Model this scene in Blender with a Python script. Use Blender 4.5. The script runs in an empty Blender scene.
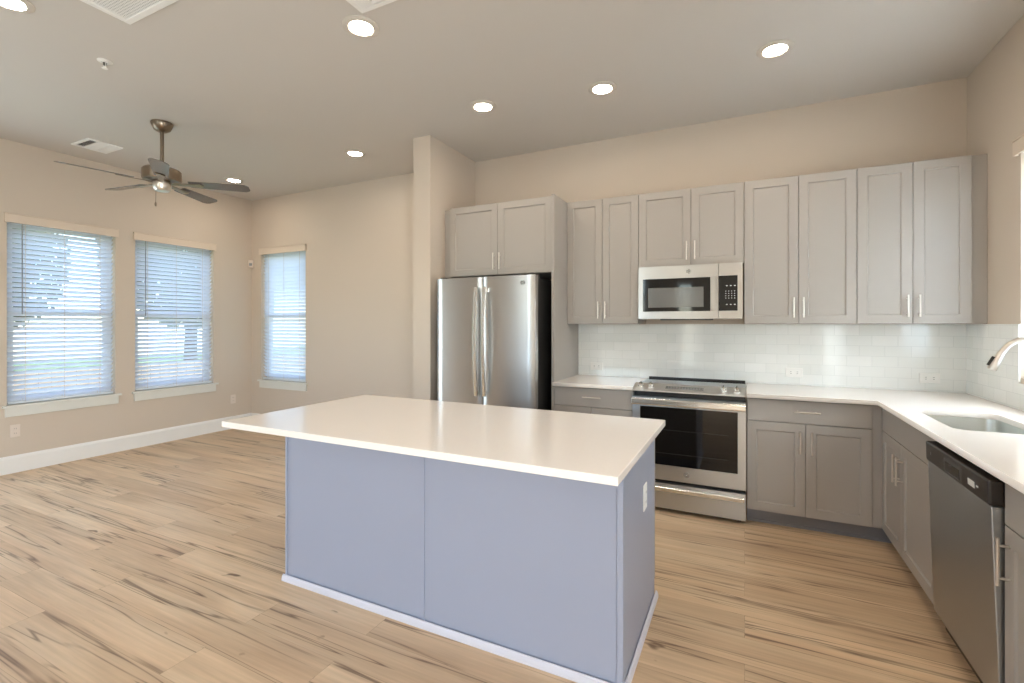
import bpy, bmesh, math, random
from mathutils import Vector, Matrix
random.seed(7)
PI = math.pi
scene = bpy.context.scene
COL = scene.collection

# ------------------------------------------------------------------ camera
cam_d = bpy.data.cameras.new('camera')
cam = bpy.data.objects.new('camera', cam_d)
COL.objects.link(cam)
cam.location = (0, 0, 1.3686)
cam.rotation_euler = (PI / 2, 0, 0.4543)
cam_d.sensor_width = 36
cam_d.lens = 476.2 / 1024 * 36
cam_d.shift_y = -(341.5 - 324.4) / 1024
cam_d.clip_start = 0.02
scene.camera = cam

# ------------------------------------------------------------------ world
world = bpy.data.worlds.new('world')
scene.world = world
world.use_nodes = True
wn = world.node_tree.nodes
wl = world.node_tree.links
sky = wn.new('ShaderNodeTexSky')
sky.sky_type = 'NISHITA'
sky.sun_disc = False
sky.sun_elevation = math.radians(48)
sky.sun_rotation = math.radians(150)
wn['Background'].inputs['Strength'].default_value = 1.2
wl.new(sky.outputs['Color'], wn['Background'].inputs['Color'])

# ------------------------------------------------------------------ lights through the openings, exposure
def area_light(name, loc, rot, sx, sy, power, color, portal=False):
    d = bpy.data.lights.new(name, 'AREA')
    d.shape = 'RECTANGLE'
    d.size, d.size_y = sx, sy
    d.energy = power
    d.color = color
    o = bpy.data.objects.new(name, d)
    o.location = loc
    o.rotation_euler = rot
    COL.objects.link(o)
    if portal:
        d.cycles.is_portal = True
    return o

# fill light in added doors and window, plus the narrow sidelight behind the camera
area_light('added_left_fill', (-6.3, 0.4, 1.15), (0, -PI / 2, 0), 2.15, 1.95, 60, (0.68, 0.81, 1.0))
area_light('added_rear_fill', (-3.0, -3.25, 2.0), (PI / 2, 0, 0), 2.0, 1.1, 30, (0.66, 0.80, 1.0))
area_light('added_side_fill', (1.65, -1.5, 1.15), (0, PI / 2, 0), 2.1, 1.6, 230, (0.86, 0.92, 1.0))
area_light('sidelight_daylight', (-1.15, -3.25, 1.15), (PI / 2, 0, 0), 0.3, 2.15, 4, (0.72, 0.84, 1.0))
area_light('portal_window', (-6.25, 2.3, 1.49), (0, -PI / 2, 0), 1.74, 0.83, 1, (1, 1, 1), True)
area_light('portal_window', (-6.25, 3.335, 1.49), (0, -PI / 2, 0), 1.74, 0.87, 1, (1, 1, 1), True)
area_light('portal_window', (-5.44, 4.48, 1.49), (-PI / 2, 0, 0), 0.84, 1.74, 1, (1, 1, 1), True)
# daylight outside the window over the sink
area_light('sink_window_daylight', (1.85, 3.1, 1.75), (0, PI / 2, 0), 1.3, 0.95, 130, (0.90, 0.97, 1.0))
sun_d = bpy.data.lights.new('sun', 'SUN')
sun_d.energy = 5.0
sun_d.angle = 0.01
sun_d.color = (1.0, 0.95, 0.88)
sun = bpy.data.objects.new('sun', sun_d)
sun.rotation_euler = Vector((0.25, -0.6, 1.0)).to_track_quat('Z', 'Y').to_euler()
COL.objects.link(sun)

scene.view_settings.view_transform = 'Standard'
scene.view_settings.look = 'None'
scene.view_settings.gamma = 1
scene.view_settings.use_curve_mapping = False
scene.view_settings.exposure = 0.0
LAMP = 113.0          # emission of the ceiling light lenses

# ------------------------------------------------------------------ materials
def srgb(r, g, b):
    def f(c):
        c /= 255
        return c / 12.92 if c <= 0.04045 else ((c + 0.055) / 1.055) ** 2.4
    return (f(r), f(g), f(b), 1)

def mat(name, color, rough=0.5, metal=0.0, noise=0.0, nscale=8.0, bump=0.0, bscale=200.0, spec=0.5, coat=0.0, stretch=(1, 1, 1)):
    m = bpy.data.materials.new(name)
    m.use_nodes = True
    nt = m.node_tree
    p = nt.nodes['Principled BSDF']
    p.inputs['Base Color'].default_value = color
    p.inputs['Roughness'].default_value = rough
    p.inputs['Metallic'].default_value = metal
    p.inputs['Specular IOR Level'].default_value = spec
    p.inputs['Coat Weight'].default_value = coat
    if noise or bump:
        tc = nt.nodes.new('ShaderNodeTexCoord')
        mp = nt.nodes.new('ShaderNodeMapping')
        mp.inputs['Scale'].default_value = stretch
        nt.links.new(tc.outputs['Object'], mp.inputs['Vector'])
    if noise:
        n = nt.nodes.new('ShaderNodeTexNoise')
        n.inputs['Scale'].default_value = nscale
        n.inputs['Detail'].default_value = 5
        nt.links.new(mp.outputs['Vector'], n.inputs['Vector'])
        r = nt.nodes.new('ShaderNodeMapRange')
        r.inputs['To Min'].default_value = 1 - noise
        r.inputs['To Max'].default_value = 1 + noise
        nt.links.new(n.outputs['Fac'], r.inputs['Value'])
        mx = nt.nodes.new('ShaderNodeVectorMath')
        mx.operation = 'SCALE'
        mx.inputs[0].default_value = color[:3]
        nt.links.new(r.outputs['Result'], mx.inputs['Scale'])
        nt.links.new(mx.outputs['Vector'], p.inputs['Base Color'])
    if bump:
        n2 = nt.nodes.new('ShaderNodeTexNoise')
        n2.inputs['Scale'].default_value = bscale
        n2.inputs['Detail'].default_value = 3
        nt.links.new(mp.outputs['Vector'], n2.inputs['Vector'])
        b = nt.nodes.new('ShaderNodeBump')
        b.inputs['Strength'].default_value = bump
        b.inputs['Distance'].default_value = 0.002
        nt.links.new(n2.outputs['Fac'], b.inputs['Height'])
        nt.links.new(b.outputs['Normal'], p.inputs['Normal'])
    return m

def steel(name, v=0.60, rough=0.30, axis=2, tint=(0.94, 0.97, 1.0)):
    """brushed stainless steel, brushed across the given axis"""
    m = bpy.data.materials.new(name)
    m.use_nodes = True
    nt = m.node_tree
    p = nt.nodes['Principled BSDF']
    p.inputs['Metallic'].default_value = 1
    p.inputs['Anisotropic'].default_value = 0.75
    p.inputs['Anisotropic Rotation'].default_value = 0.25
    tg = nt.nodes.new('ShaderNodeTangent')
    tg.direction_type = 'RADIAL'
    tg.axis = 'Z'
    nt.links.new(tg.outputs['Tangent'], p.inputs['Tangent'])
    tc = nt.nodes.new('ShaderNodeTexCoord')
    mp = nt.nodes.new('ShaderNodeMapping')
    st = [2.0, 2.0, 2.0]
    st[axis] = 420.0
    mp.inputs['Scale'].default_value = st
    nt.links.new(tc.outputs['Object'], mp.inputs['Vector'])
    n = nt.nodes.new('ShaderNodeTexNoise')
    n.inputs['Scale'].default_value = 1.0
    n.inputs['Detail'].default_value = 3
    nt.links.new(mp.outputs['Vector'], n.inputs['Vector'])
    r = nt.nodes.new('ShaderNodeMapRange')
    r.inputs['To Min'].default_value = rough - 0.01
    r.inputs['To Max'].default_value = rough + 0.01
    nt.links.new(n.outputs['Fac'], r.inputs['Value'])
    nt.links.new(r.outputs['Result'], p.inputs['Roughness'])
    r2 = nt.nodes.new('ShaderNodeMapRange')
    r2.inputs['To Min'].default_value = v * 0.985
    r2.inputs['To Max'].default_value = v * 1.015
    nt.links.new(n.outputs['Fac'], r2.inputs['Value'])
    mx = nt.nodes.new('ShaderNodeVectorMath')
    mx.operation = 'SCALE'
    mx.inputs[0].default_value = tint
    nt.links.new(r2.outputs['Result'], mx.inputs['Scale'])
    nt.links.new(mx.outputs['Vector'], p.inputs['Base Color'])
    return m

def emission(name, color, strength):
    m = bpy.data.materials.new(name)
    m.use_nodes = True
    nt = m.node_tree
    nt.nodes.remove(nt.nodes['Principled BSDF'])
    e = nt.nodes.new('ShaderNodeEmission')
    e.inputs['Color'].default_value = color
    e.inputs['Strength'].default_value = strength
    nt.links.new(e.outputs['Emission'], nt.nodes['Material Output'].inputs['Surface'])
    return m

def pane_mat():
    m = bpy.data.materials.new('window_glass')
    m.use_nodes = True
    nt = m.node_tree
    nt.nodes.remove(nt.nodes['Principled BSDF'])
    t = nt.nodes.new('ShaderNodeBsdfTransparent')
    t.inputs['Color'].default_value = (0.95, 0.97, 0.97, 1)
    g = nt.nodes.new('ShaderNodeBsdfGlossy')
    g.inputs['Roughness'].default_value = 0.02
    x = nt.nodes.new('ShaderNodeMixShader')
    x.inputs['Fac'].default_value = 0.07
    nt.links.new(t.outputs[0], x.inputs[1])
    nt.links.new(g.outputs[0], x.inputs[2])
    nt.links.new(x.outputs[0], nt.nodes['Material Output'].inputs['Surface'])
    return m

def slat_mat():
    m = bpy.data.materials.new('blind_slats')
    m.use_nodes = True
    nt = m.node_tree
    nt.nodes.remove(nt.nodes['Principled BSDF'])
    d = nt.nodes.new('ShaderNodeBsdfDiffuse')
    d.inputs['Color'].default_value = (0.82, 0.83, 0.84, 1)
    t = nt.nodes.new('ShaderNodeBsdfTranslucent')
    t.inputs['Color'].default_value = (0.88, 0.90, 0.93, 1)
    x = nt.nodes.new('ShaderNodeMixShader')
    x.inputs['Fac'].default_value = 0.68
    nt.links.new(d.outputs[0], x.inputs[1])
    nt.links.new(t.outputs[0], x.inputs[2])
    nt.links.new(x.outputs[0], nt.nodes['Material Output'].inputs['Surface'])
    return m

def floor_mat():
    m = bpy.data.materials.new('oak_plank_floor')
    m.use_nodes = True
    nt = m.node_tree
    N, L = nt.nodes, nt.links
    p = N['Principled BSDF']
    tc = N.new('ShaderNodeTexCoord')
    br = N.new('ShaderNodeTexBrick')
    br.offset = 0.37
    br.inputs['Color1'].default_value = (0, 0, 0, 1)
    br.inputs['Color2'].default_value = (1, 1, 1, 1)
    br.inputs['Mortar'].default_value = (0.5, 0.5, 0.5, 1)
    br.inputs['Scale'].default_value = 1
    br.inputs['Mortar Size'].default_value = 0.0012
    br.inputs['Brick Width'].default_value = 1.5
    br.inputs['Row Height'].default_value = 0.178
    L.new(tc.outputs['Object'], br.inputs['Vector'])
    # every plank takes its own piece of the grain
    off = N.new('ShaderNodeVectorMath'); off.operation = 'SCALE'
    off.inputs['Scale'].default_value = 37.0
    L.new(br.outputs['Color'], off.inputs[0])
    add = N.new('ShaderNodeVectorMath'); add.operation = 'ADD'
    L.new(tc.outputs['Object'], add.inputs[0]); L.new(off.outputs['Vector'], add.inputs[1])
    def noise(sx, sy, scale, detail, dist=0.0, rough=0.55):
        mp = N.new('ShaderNodeMapping')
        mp.inputs['Scale'].default_value = (sx, sy, 1)
        L.new(add.outputs['Vector'], mp.inputs['Vector'])
        n = N.new('ShaderNodeTexNoise')
        n.inputs['Scale'].default_value = scale
        n.inputs['Detail'].default_value = detail
        n.inputs['Distortion'].default_value = dist
        n.inputs['Roughness'].default_value = rough
        L.new(mp.outputs['Vector'], n.inputs['Vector'])
        return n.outputs['Fac']
    def ramp(src, stops):
        r = N.new('ShaderNodeValToRGB')
        el = r.color_ramp.elements
        el[0].position, el[0].color = stops[0][0], stops[0][1]
        el[1].position, el[1].color = stops[-1][0], stops[-1][1]
        for pos, c in stops[1:-1]:
            e = el.new(pos); e.color = c
        L.new(src, r.inputs['Fac'])
        return r.outputs['Color']
    g = lambda v: (v, v, v, 1)
    base = ramp(noise(0.7, 6.0, 1.0, 5, 0.4), [(0.30, srgb(200, 168, 134)), (0.50, srgb(213, 183, 148)), (0.72, srgb(224, 198, 164))])
    fine = ramp(noise(2.2, 70.0, 1.0, 3), [(0.3, g(0.90)), (0.7, g(1.06))])
    # dark mineral cracks: contours of long stretched noises, broken up by a second noise, with a soft halo
    n1, n2 = noise(0.20, 6.0, 1.0, 3, 0.05, 0.55), noise(0.28, 9.0, 1.0, 3, 0.05, 0.55)
    c1 = ramp(n1, [(0.489, g(0)), (0.4985, g(1)), (0.5015, g(1)), (0.511, g(0))])
    c2 = ramp(n2, [(0.560, g(0)), (0.5685, g(1)), (0.5715, g(1)), (0.580, g(0))])
    halo = ramp(n1, [(0.44, g(0)), (0.495, g(0.2)), (0.505, g(0.2)), (0.56, g(0))])
    patch = ramp(noise(1.0, 3.2, 1.3, 3), [(0.36, g(0.05)), (0.54, g(1))])
    knot = ramp(noise(5.0, 13.0, 1.0, 2, 0.3), [(0.725, g(0)), (0.79, g(1))])
    cloud = ramp(noise(0.8, 3.0, 1.0, 3, 0.2), [(0.35, g(0.90)), (0.65, g(1.06))])
    cm = N.new('ShaderNodeMath'); cm.operation = 'MAXIMUM'
    L.new(c1, cm.inputs[0]); L.new(c2, cm.inputs[1])
    ch = N.new('ShaderNodeMath'); ch.operation = 'MAXIMUM'
    L.new(cm.outputs[0], ch.inputs[0]); L.new(halo, ch.inputs[1])
    streak = ch.outputs[0]
    mul = N.new('ShaderNodeMix'); mul.data_type = 'RGBA'; mul.blend_type = 'MULTIPLY'
    mul.inputs[0].default_value = 1
    L.new(base, mul.inputs[6]); L.new(fine, mul.inputs[7])
    mulc = N.new('ShaderNodeMix'); mulc.data_type = 'RGBA'; mulc.blend_type = 'MULTIPLY'
    mulc.inputs[0].default_value = 1
    L.new(mul.outputs[2], mulc.inputs[6]); L.new(cloud, mulc.inputs[7])
    sm = N.new('ShaderNodeMath'); sm.operation = 'MULTIPLY'
    L.new(streak, sm.inputs[0]); L.new(patch, sm.inputs[1])
    sm2 = N.new('ShaderNodeMath'); sm2.operation = 'MAXIMUM'
    L.new(sm.outputs[0], sm2.inputs[0]); L.new(knot, sm2.inputs[1])
    sm3 = N.new('ShaderNodeMath'); sm3.operation = 'MULTIPLY'
    sm3.inputs[1].default_value = 0.82
    L.new(sm2.outputs[0], sm3.inputs[0])
    dk = N.new('ShaderNodeMix'); dk.data_type = 'RGBA'
    L.new(sm3.outputs[0], dk.inputs[0]); L.new(mulc.outputs[2], dk.inputs[6])
    dk.inputs[7].default_value = srgb(98, 70, 50)
    # plank tone and seam
    tone = ramp(br.outputs['Color'], [(0.0, g(0.97)), (1.0, g(1.03))])
    tm = N.new('ShaderNodeMix'); tm.data_type = 'RGBA'; tm.blend_type = 'MULTIPLY'
    tm.inputs[0].default_value = 1
    L.new(dk.outputs[2], tm.inputs[6]); L.new(tone, tm.inputs[7])
    seam = N.new('ShaderNodeMix'); seam.data_type = 'RGBA'
    sf = N.new('ShaderNodeMath'); sf.operation = 'MULTIPLY'; sf.inputs[1].default_value = 0.3
    L.new(br.outputs['Fac'], sf.inputs[0])
    L.new(sf.outputs[0], seam.inputs[0]); L.new(tm.outputs[2], seam.inputs[6])
    seam.inputs[7].default_value = srgb(105, 78, 56)
    L.new(seam.outputs[2], p.inputs['Base Color'])
    p.inputs['Roughness'].default_value = 0.42
    p.inputs['Specular IOR Level'].default_value = 0.4
    return m

def tile_mat(horizontal_axis):
    m = bpy.data.materials.new('subway_tile_' + horizontal_axis)
    m.use_nodes = True
    nt = m.node_tree
    N, L = nt.nodes, nt.links
    p = N['Principled BSDF']
    tc = N.new('ShaderNodeTexCoord')
    sp = N.new('ShaderNodeSeparateXYZ')
    cb = N.new('ShaderNodeCombineXYZ')
    L.new(tc.outputs['Object'], sp.inputs[0])
    L.new(sp.outputs[horizontal_axis.upper()], cb.inputs['X'])
    L.new(sp.outputs['Z'], cb.inputs['Y'])
    br = N.new('ShaderNodeTexBrick')
    br.inputs['Color1'].default_value = srgb(233, 234, 229)
    br.inputs['Color2'].default_value = srgb(240, 240, 236)
    br.inputs['Mortar'].default_value = srgb(222, 223, 219)
    br.inputs['Scale'].default_value = 1
    br.inputs['Mortar Size'].default_value = 0.0016
    br.inputs['Mortar Smooth'].default_value = 0.3
    br.inputs['Brick Width'].default_value = 0.152
    br.inputs['Row Height'].default_value = 0.0757
    L.new(cb.outputs[0], br.inputs['Vector'])
    L.new(br.outputs['Color'], p.inputs['Base Color'])
    n = N.new('ShaderNodeTexNoise')
    n.inputs['Scale'].default_value = 9
    L.new(tc.outputs['Object'], n.inputs['Vector'])
    sub = N.new('ShaderNodeMath'); sub.operation = 'MULTIPLY_ADD'
    sub.inputs[1].default_value = -0.6
    L.new(br.outputs['Fac'], sub.inputs[0]); L.new(n.outputs['Fac'], sub.inputs[2])
    b = N.new('ShaderNodeBump')
    b.inputs['Strength'].default_value = 0.35
    b.inputs['Distance'].default_value = 0.004
    L.new(sub.outputs[0], b.inputs['Height'])
    L.new(b.outputs['Normal'], p.inputs['Normal'])
    p.inputs['Roughness'].default_value = 0.09
    p.inputs['Specular IOR Level'].default_value = 0.8
    return m

M = {}
M['wall'] = mat('wall_paint', srgb(206, 192, 176), 0.7, bump=0.12, bscale=160)
M['ceiling'] = mat('ceiling_paint', srgb(206, 200, 193), 0.8, bump=0.12, bscale=160)
M['white'] = mat('white_trim_paint', srgb(238, 236, 232), 0.35, noise=0.015)
M['vinyl'] = mat('white_vinyl', srgb(226, 230, 234), 0.35, noise=0.015)
M['ring'] = mat('light_trim', srgb(206, 198, 188), 0.5, noise=0.01)
M['almond'] = mat('almond_plastic', srgb(222, 209, 197), 0.35, noise=0.01)
M['sill'] = mat('sill_paint', srgb(222, 221, 213), 0.4, noise=0.015)
M['shoe'] = mat('shoe_moulding_paint', srgb(206, 204, 212), 0.4, noise=0.015)
M['sinksteel'] = mat('satin_sink_steel', srgb(205, 206, 200), 0.36, 1.0, noise=0.02)
M['panelsteel'] = mat('satin_panel_steel', srgb(226, 224, 220), 0.48, 1.0, noise=0.02)
M['valance'] = mat('valance_white', srgb(218, 202, 184), 0.45, noise=0.015)
M['cab'] = mat('grey_cabinet_paint', srgb(167, 160, 152), 0.38, noise=0.03, nscale=3)
M['cab_in'] = mat('cabinet_inside', srgb(120, 112, 104), 0.6, noise=0.03)
M['toe'] = mat('toe_kick_paint', srgb(128, 124, 126), 0.5, noise=0.03)
M['island'] = mat('island_paint_daylit', srgb(153, 158, 174), 0.38, noise=0.02, nscale=3)  # blue of the daylight is partly put into this paint colour
M['quartz'] = mat('white_quartz', srgb(242, 234, 226), 0.13, noise=0.02, nscale=90)
M['steel'] = steel('stainless_steel', 0.56, 0.29, 2)
M['fridge_steel'] = steel('stainless_steel_refrigerator', 0.52, 0.29, 2, (1.0, 0.98, 0.955))
M['steel_x'] = steel('stainless_steel_vertical', 0.62, 0.25, 0)
M['steel_y'] = steel('stainless_steel_dishwasher', 0.50, 0.38, 2, (0.95, 0.98, 1.0))
M['bright'] = mat('polished_steel', srgb(228, 227, 223), 0.24, 1.0, noise=0.02)
M['nickel'] = mat('brushed_nickel', srgb(220, 214, 205), 0.33, 1.0, noise=0.04)
M['bronze'] = mat('fan_nickel', srgb(142, 128, 112), 0.36, 1.0, noise=0.05)
M['black'] = mat('black_plastic', srgb(24, 22, 22), 0.32, noise=0.05)
M['brownblack'] = mat('dishwasher_panel', srgb(44, 38, 35), 0.34, noise=0.05)
M['glass_black'] = mat('black_glass', srgb(10, 10, 11), 0.05, noise=0.02)
M['oven_glass'] = mat('oven_window_glass', srgb(26, 24, 22), 0.06, noise=0.05)
M['mw_glass'] = mat('microwave_window', srgb(104, 102, 99), 0.12, noise=0.03)
M['dark'] = mat('dark_grey_steel', srgb(46, 44, 43), 0.42, 0.3, noise=0.05)
M['grey'] = mat('grey_marks', srgb(140, 140, 138), 0.4, noise=0.02)
M['keys'] = mat('white_marks', srgb(220, 220, 216), 0.4, noise=0.02)
M['plate'] = mat('outlet_plastic', srgb(240, 238, 233), 0.3, noise=0.01)
M['slot'] = mat('outlet_slots', srgb(90, 86, 82), 0.5, noise=0.02)
M['blade'] = mat('fan_blade_wood', srgb(104, 98, 94), 0.22, noise=0.10, nscale=4, stretch=(2, 30, 2))
M['glass'] = pane_mat()
M['slats'] = slat_mat()
M['floor'] = floor_mat()
M['tile_x'] = tile_mat('x')
M['tile_y'] = tile_mat('y')
M['lens'] = emission('light_lens', (1.0, 0.87, 0.72, 1), LAMP)
M['grass'] = mat('lawn', srgb(110, 130, 78), 0.9, noise=0.25, nscale=3)
M['fence'] = mat('cedar_boards', srgb(206, 176, 150), 0.8, noise=0.15, nscale=4, stretch=(1, 1, 0.2))
M['leaf'] = mat('leaf_green', srgb(74, 94, 56), 0.7, noise=0.3, nscale=5)
M['bark'] = mat('bark', srgb(92, 76, 62), 0.9, noise=0.25, nscale=9)
M['siding'] = mat('house_siding', srgb(222, 220, 214), 0.8, noise=0.04)
M['shingle'] = mat('roof_shingles', srgb(172, 166, 160), 0.9, noise=0.2, nscale=6)

# ------------------------------------------------------------------ mesh builder
class MB:
    """collects shapes in one bmesh"""
    def __init__(self):
        self.bm = bmesh.new()

    def box(self, x0, x1, y0, y1, z0, z1):
        v = [self.bm.verts.new((x, y, z)) for x in (x0, x1) for y in (y0, y1) for z in (z0, z1)]
        for f in ((0, 1, 3, 2), (4, 6, 7, 5), (0, 4, 5, 1), (2, 3, 7, 6), (0, 2, 6, 4), (1, 5, 7, 3)):
            self.bm.faces.new([v[i] for i in f])
        return self

    def hexa(self, pts):
        """eight corners ordered as in box()"""
        v = [self.bm.verts.new(p) for p in pts]
        for f in ((0, 1, 3, 2), (4, 6, 7, 5), (0, 4, 5, 1), (2, 3, 7, 6), (0, 2, 6, 4), (1, 5, 7, 3)):
            self.bm.faces.new([v[i] for i in f])
        return self

    def loops(self, rings, cap0=True, cap1=True, closed=True):
        rows = [[self.bm.verts.new(p) for p in r] for r in rings]
        n = len(rows[0])
        for a, b in zip(rows, rows[1:]):
            for i in range(n if closed else n - 1):
                j = (i + 1) % n
                self.bm.faces.new((a[i], a[j], b[j], b[i]))
        if cap0:
            self.bm.faces.new(list(reversed(rows[0])))
        if cap1:
            self.bm.faces.new(rows[-1])
        return self

    def lathe(self, prof, seg=32, c=(0, 0, 0), axis='z', cap0=True, cap1=True):
        rings = []
        for r, h in prof:
            ring = []
            for i in range(seg):
                a = 2 * PI * i / seg
                p = (r * math.cos(a), r * math.sin(a), h)
                if axis == 'y':
                    p = (p[0], p[2], -p[1])
                elif axis == 'x':
                    p = (p[2], p[0], p[1])
                ring.append((p[0] + c[0], p[1] + c[1], p[2] + c[2]))
            rings.append(ring)
        return self.loops(rings, cap0, cap1)

    def tube(self, pts, r, seg=12, rs=None):
        pts = [Vector(p) for p in pts]
        rings = []
        up = Vector((0.013, 0.027, 1))
        prev = None
        for i, p in enumerate(pts):
            t = (pts[min(i + 1, len(pts) - 1)] - pts[max(i - 1, 0)]).normalized()
            if prev is None:
                a = t.cross(up)
                if a.length < 0.1:
                    a = t.cross(Vector((1, 0, 0)))
            else:
                a = prev - t * prev.dot(t)
            a.normalize()
            prev = a
            b = t.cross(a)
            rr = rs[i] if rs else r
            rings.append([p + (a * math.cos(2 * PI * k / seg) + b * math.sin(2 * PI * k / seg)) * rr for k in range(seg)])
        return self.loops(rings)

    def prism(self, poly, x0, x1):
        """a (y, z) outline run along x"""
        return self.loops([[(x0, y, z) for y, z in poly], [(x1, y, z) for y, z in poly]])

    def recessed(self, x0, x1, z0, z1, t=0.02, stile=0.058, depth=0.009, chamfer=0.004):
        """shaker door, its face at y = 0 looking to -y"""
        bm = self.bm
        def ring(i, y):
            return [bm.verts.new(p) for p in ((x0 + i, y, z0 + i), (x1 - i, y, z0 + i), (x1 - i, y, z1 - i), (x0 + i, y, z1 - i))]
        back, o, i1, i2 = ring(0, t), ring(0, 0), ring(stile, 0), ring(stile + chamfer, depth)
        def band(a, b):
            for k in range(4):
                bm.faces.new((a[k], a[(k + 1) % 4], b[(k + 1) % 4], b[k]))
        band(back, o); band(o, i1); band(i1, i2)
        bm.faces.new(i2); bm.faces.new(list(reversed(back)))
        return self

    def xform(self, mtx):
        bmesh.ops.transform(self.bm, matrix=mtx, verts=self.bm.verts)
        return self

    def build(self, name, material, parent=None, bevel=0.0, smooth=False, loc=None, seg=2):
        bmesh.ops.recalc_face_normals(self.bm, faces=self.bm.faces)
        me = bpy.data.meshes.new(name)
        self.bm.to_mesh(me)
        self.bm.free()
        me.materials.append(material)
        o = bpy.data.objects.new(name, me)
        COL.objects.link(o)
        if parent is not None:
            o.parent = parent
        if loc:
            o.location = loc
        if bevel:
            b = o.modifiers.new('bevel', 'BEVEL')
            b.width = bevel
            b.segments = seg
            b.limit_method = 'ANGLE'
            b.angle_limit = math.radians(40)
        if smooth:
            for p in me.polygons:
                p.use_smooth = True
            try:
                me.set_sharp_from_angle(angle=math.radians(38))
            except Exception:
                pass
        return o

def tag(o, label=None, cat=None, group=None, kind=None):
    if label: o['label'] = label
    if cat: o['category'] = cat
    if group: o['group'] = group
    if kind: o['kind'] = kind
    return o

def thing(name, label, cat, loc=(0, 0, 0), rz=0.0, group=None):
    o = bpy.data.objects.new(name, None)
    o.empty_display_size = 0.1
    COL.objects.link(o)
    o.location = loc
    o.rotation_euler = (0, 0, rz)
    return tag(o, label, cat, group)

def setting(name, loc=(0, 0, 0)):
    o = bpy.data.objects.new(name, None)
    COL.objects.link(o)
    o.location = loc
    return tag(o, kind='structure')

def struct(name, mb, material, bevel=0.0):
    return tag(mb.build(name, material, bevel=bevel), kind='structure')

def copy_tree(o, loc, rz=None, label=None, parent=None):
    c = o.copy()
    COL.objects.link(c)
    if parent is not None:
        c.parent = parent
    else:
        c.location = loc
        if rz is not None:
            c.rotation_euler = (0, 0, rz)
        if label:
            c['label'] = label
    for ch in list(o.children):
        copy_tree(ch, None, parent=c)
    return c

# ------------------------------------------------------------------ room shell
XL, XR, YB, YR, ZC = -6.06, 1.367, 4.29, -3.0, 3.0586
WT = 0.16
W12 = [(1.885, 2.722), (2.905, 3.772)]      # window openings in the left wall (y)
W3 = (-5.862, -5.015)                        # opening in the far wall (x)
W4 = (2.64, 3.585)                           # opening over the sink (y)
ZW0, ZW1 = 0.625, 2.365
Z40 = 1.075
FILL_DOOR = (-0.6, 1.4, 2.28)                     # left wall door (y), added out of view to let fill light in
FILL_DOOR3 = (-2.35, -0.65, 2.24)                   # right wall glass door (y), added behind the camera for low fill light
FILL_W5 = (-4.05, -1.95, 1.45, 2.58)                # high rear window (x, z), added behind the camera to light the fronts
SIDE = (-1.32, -0.98, 2.28)

struct('floor', MB().box(XL - WT, XR + WT, YR - WT, YB + WT, -0.12, 0), M['floor'])
struct('ceiling', MB().box(XL - WT, XR + WT, YR - WT, YB + WT, ZC, ZC + 0.12), M['ceiling'])
b = MB()
ys = [YR, FILL_DOOR[0], FILL_DOOR[1], W12[0][0], W12[0][1], W12[1][0], W12[1][1], YB]
for i in range(7):
    if i % 2 == 0:
        b.box(XL - WT, XL, ys[i], ys[i + 1], 0, ZC)
    elif i == 1:
        b.box(XL - WT, XL, ys[i], ys[i + 1], FILL_DOOR[2], ZC)
    else:
        b.box(XL - WT, XL, ys[i], ys[i + 1], 0, ZW0)
        b.box(XL - WT, XL, ys[i], ys[i + 1], ZW1, ZC)
struct('wall_left', b, M['wall'])
b = MB()
b.box(XL - WT, W3[0], YB, YB + WT, 0, ZC).box(W3[1], XR + WT, YB, YB + WT, 0, ZC)
b.box(W3[0], W3[1], YB, YB + WT, 0, ZW0).box(W3[0], W3[1], YB, YB + WT, ZW1, ZC)
struct('wall_back', b, M['wall'])
b = MB()
b.box(XR, XR + WT, YR, FILL_DOOR3[0], 0, ZC).box(XR, XR + WT, FILL_DOOR3[1], W4[0], 0, ZC).box(XR, XR + WT, FILL_DOOR3[0], FILL_DOOR3[1], FILL_DOOR3[2], ZC)
b.box(XR, XR + WT, W4[1], YB, 0, ZC)
b.box(XR, XR + WT, W4[0], W4[1], 0, Z40).box(XR, XR + WT, W4[0], W4[1], ZW1, ZC)
struct('wall_right', b, M['wall'])
b = MB()
b.box(XL, FILL_W5[0], YR - WT, YR, 0, ZC).box(FILL_W5[1], SIDE[0], YR - WT, YR, 0, ZC).box(FILL_W5[0], FILL_W5[1], YR - WT, YR, 0, FILL_W5[2]).box(FILL_W5[0], FILL_W5[1], YR - WT, YR, FILL_W5[3], ZC)
b.box(SIDE[1], XR, YR - WT, YR, 0, ZC)
for q in (SIDE,):
    b.box(q[0], q[1], YR - WT, YR, q[2], ZC)
struct('wall_rear', b, M['wall'])
struct('wall_partition', MB().box(-2.7065, -2.519, 3.497, YB, 0, ZC), M['wall'])

# added left and right doors for fill light, and the sidelight behind the camera
for nme, (q0, q1, qz), posts, loc, rz in (('added_door_1', FILL_DOOR, 3, (XL - 0.08, 0, 0), PI / 2), ('door_2', SIDE, 2, (0, YR - 0.08, 0), 0), ('added_door_3', FILL_DOOR3, 3, (XR + 0.08, 0, 0), PI / 2)):
    d = setting(nme, loc)
    d.rotation_euler = (0, 0, rz)
    fb = MB()
    for i in range(posts):
        x = q0 + (q1 - q0 - 0.05) * i / (posts - 1)
        fb.box(x, x + 0.05, -0.04, 0.04, 0, qz)
    fb.box(q0, q1, -0.039, 0.039, qz - 0.06, qz).box(q0, q1, -0.039, 0.039, 0, 0.06)
    fb.build('frame', M['white'], d)
    MB().box(q0 + 0.045, q1 - 0.045, -0.004, 0.004, 0.05, qz - 0.05).build('glass', M['glass'], d)

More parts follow.
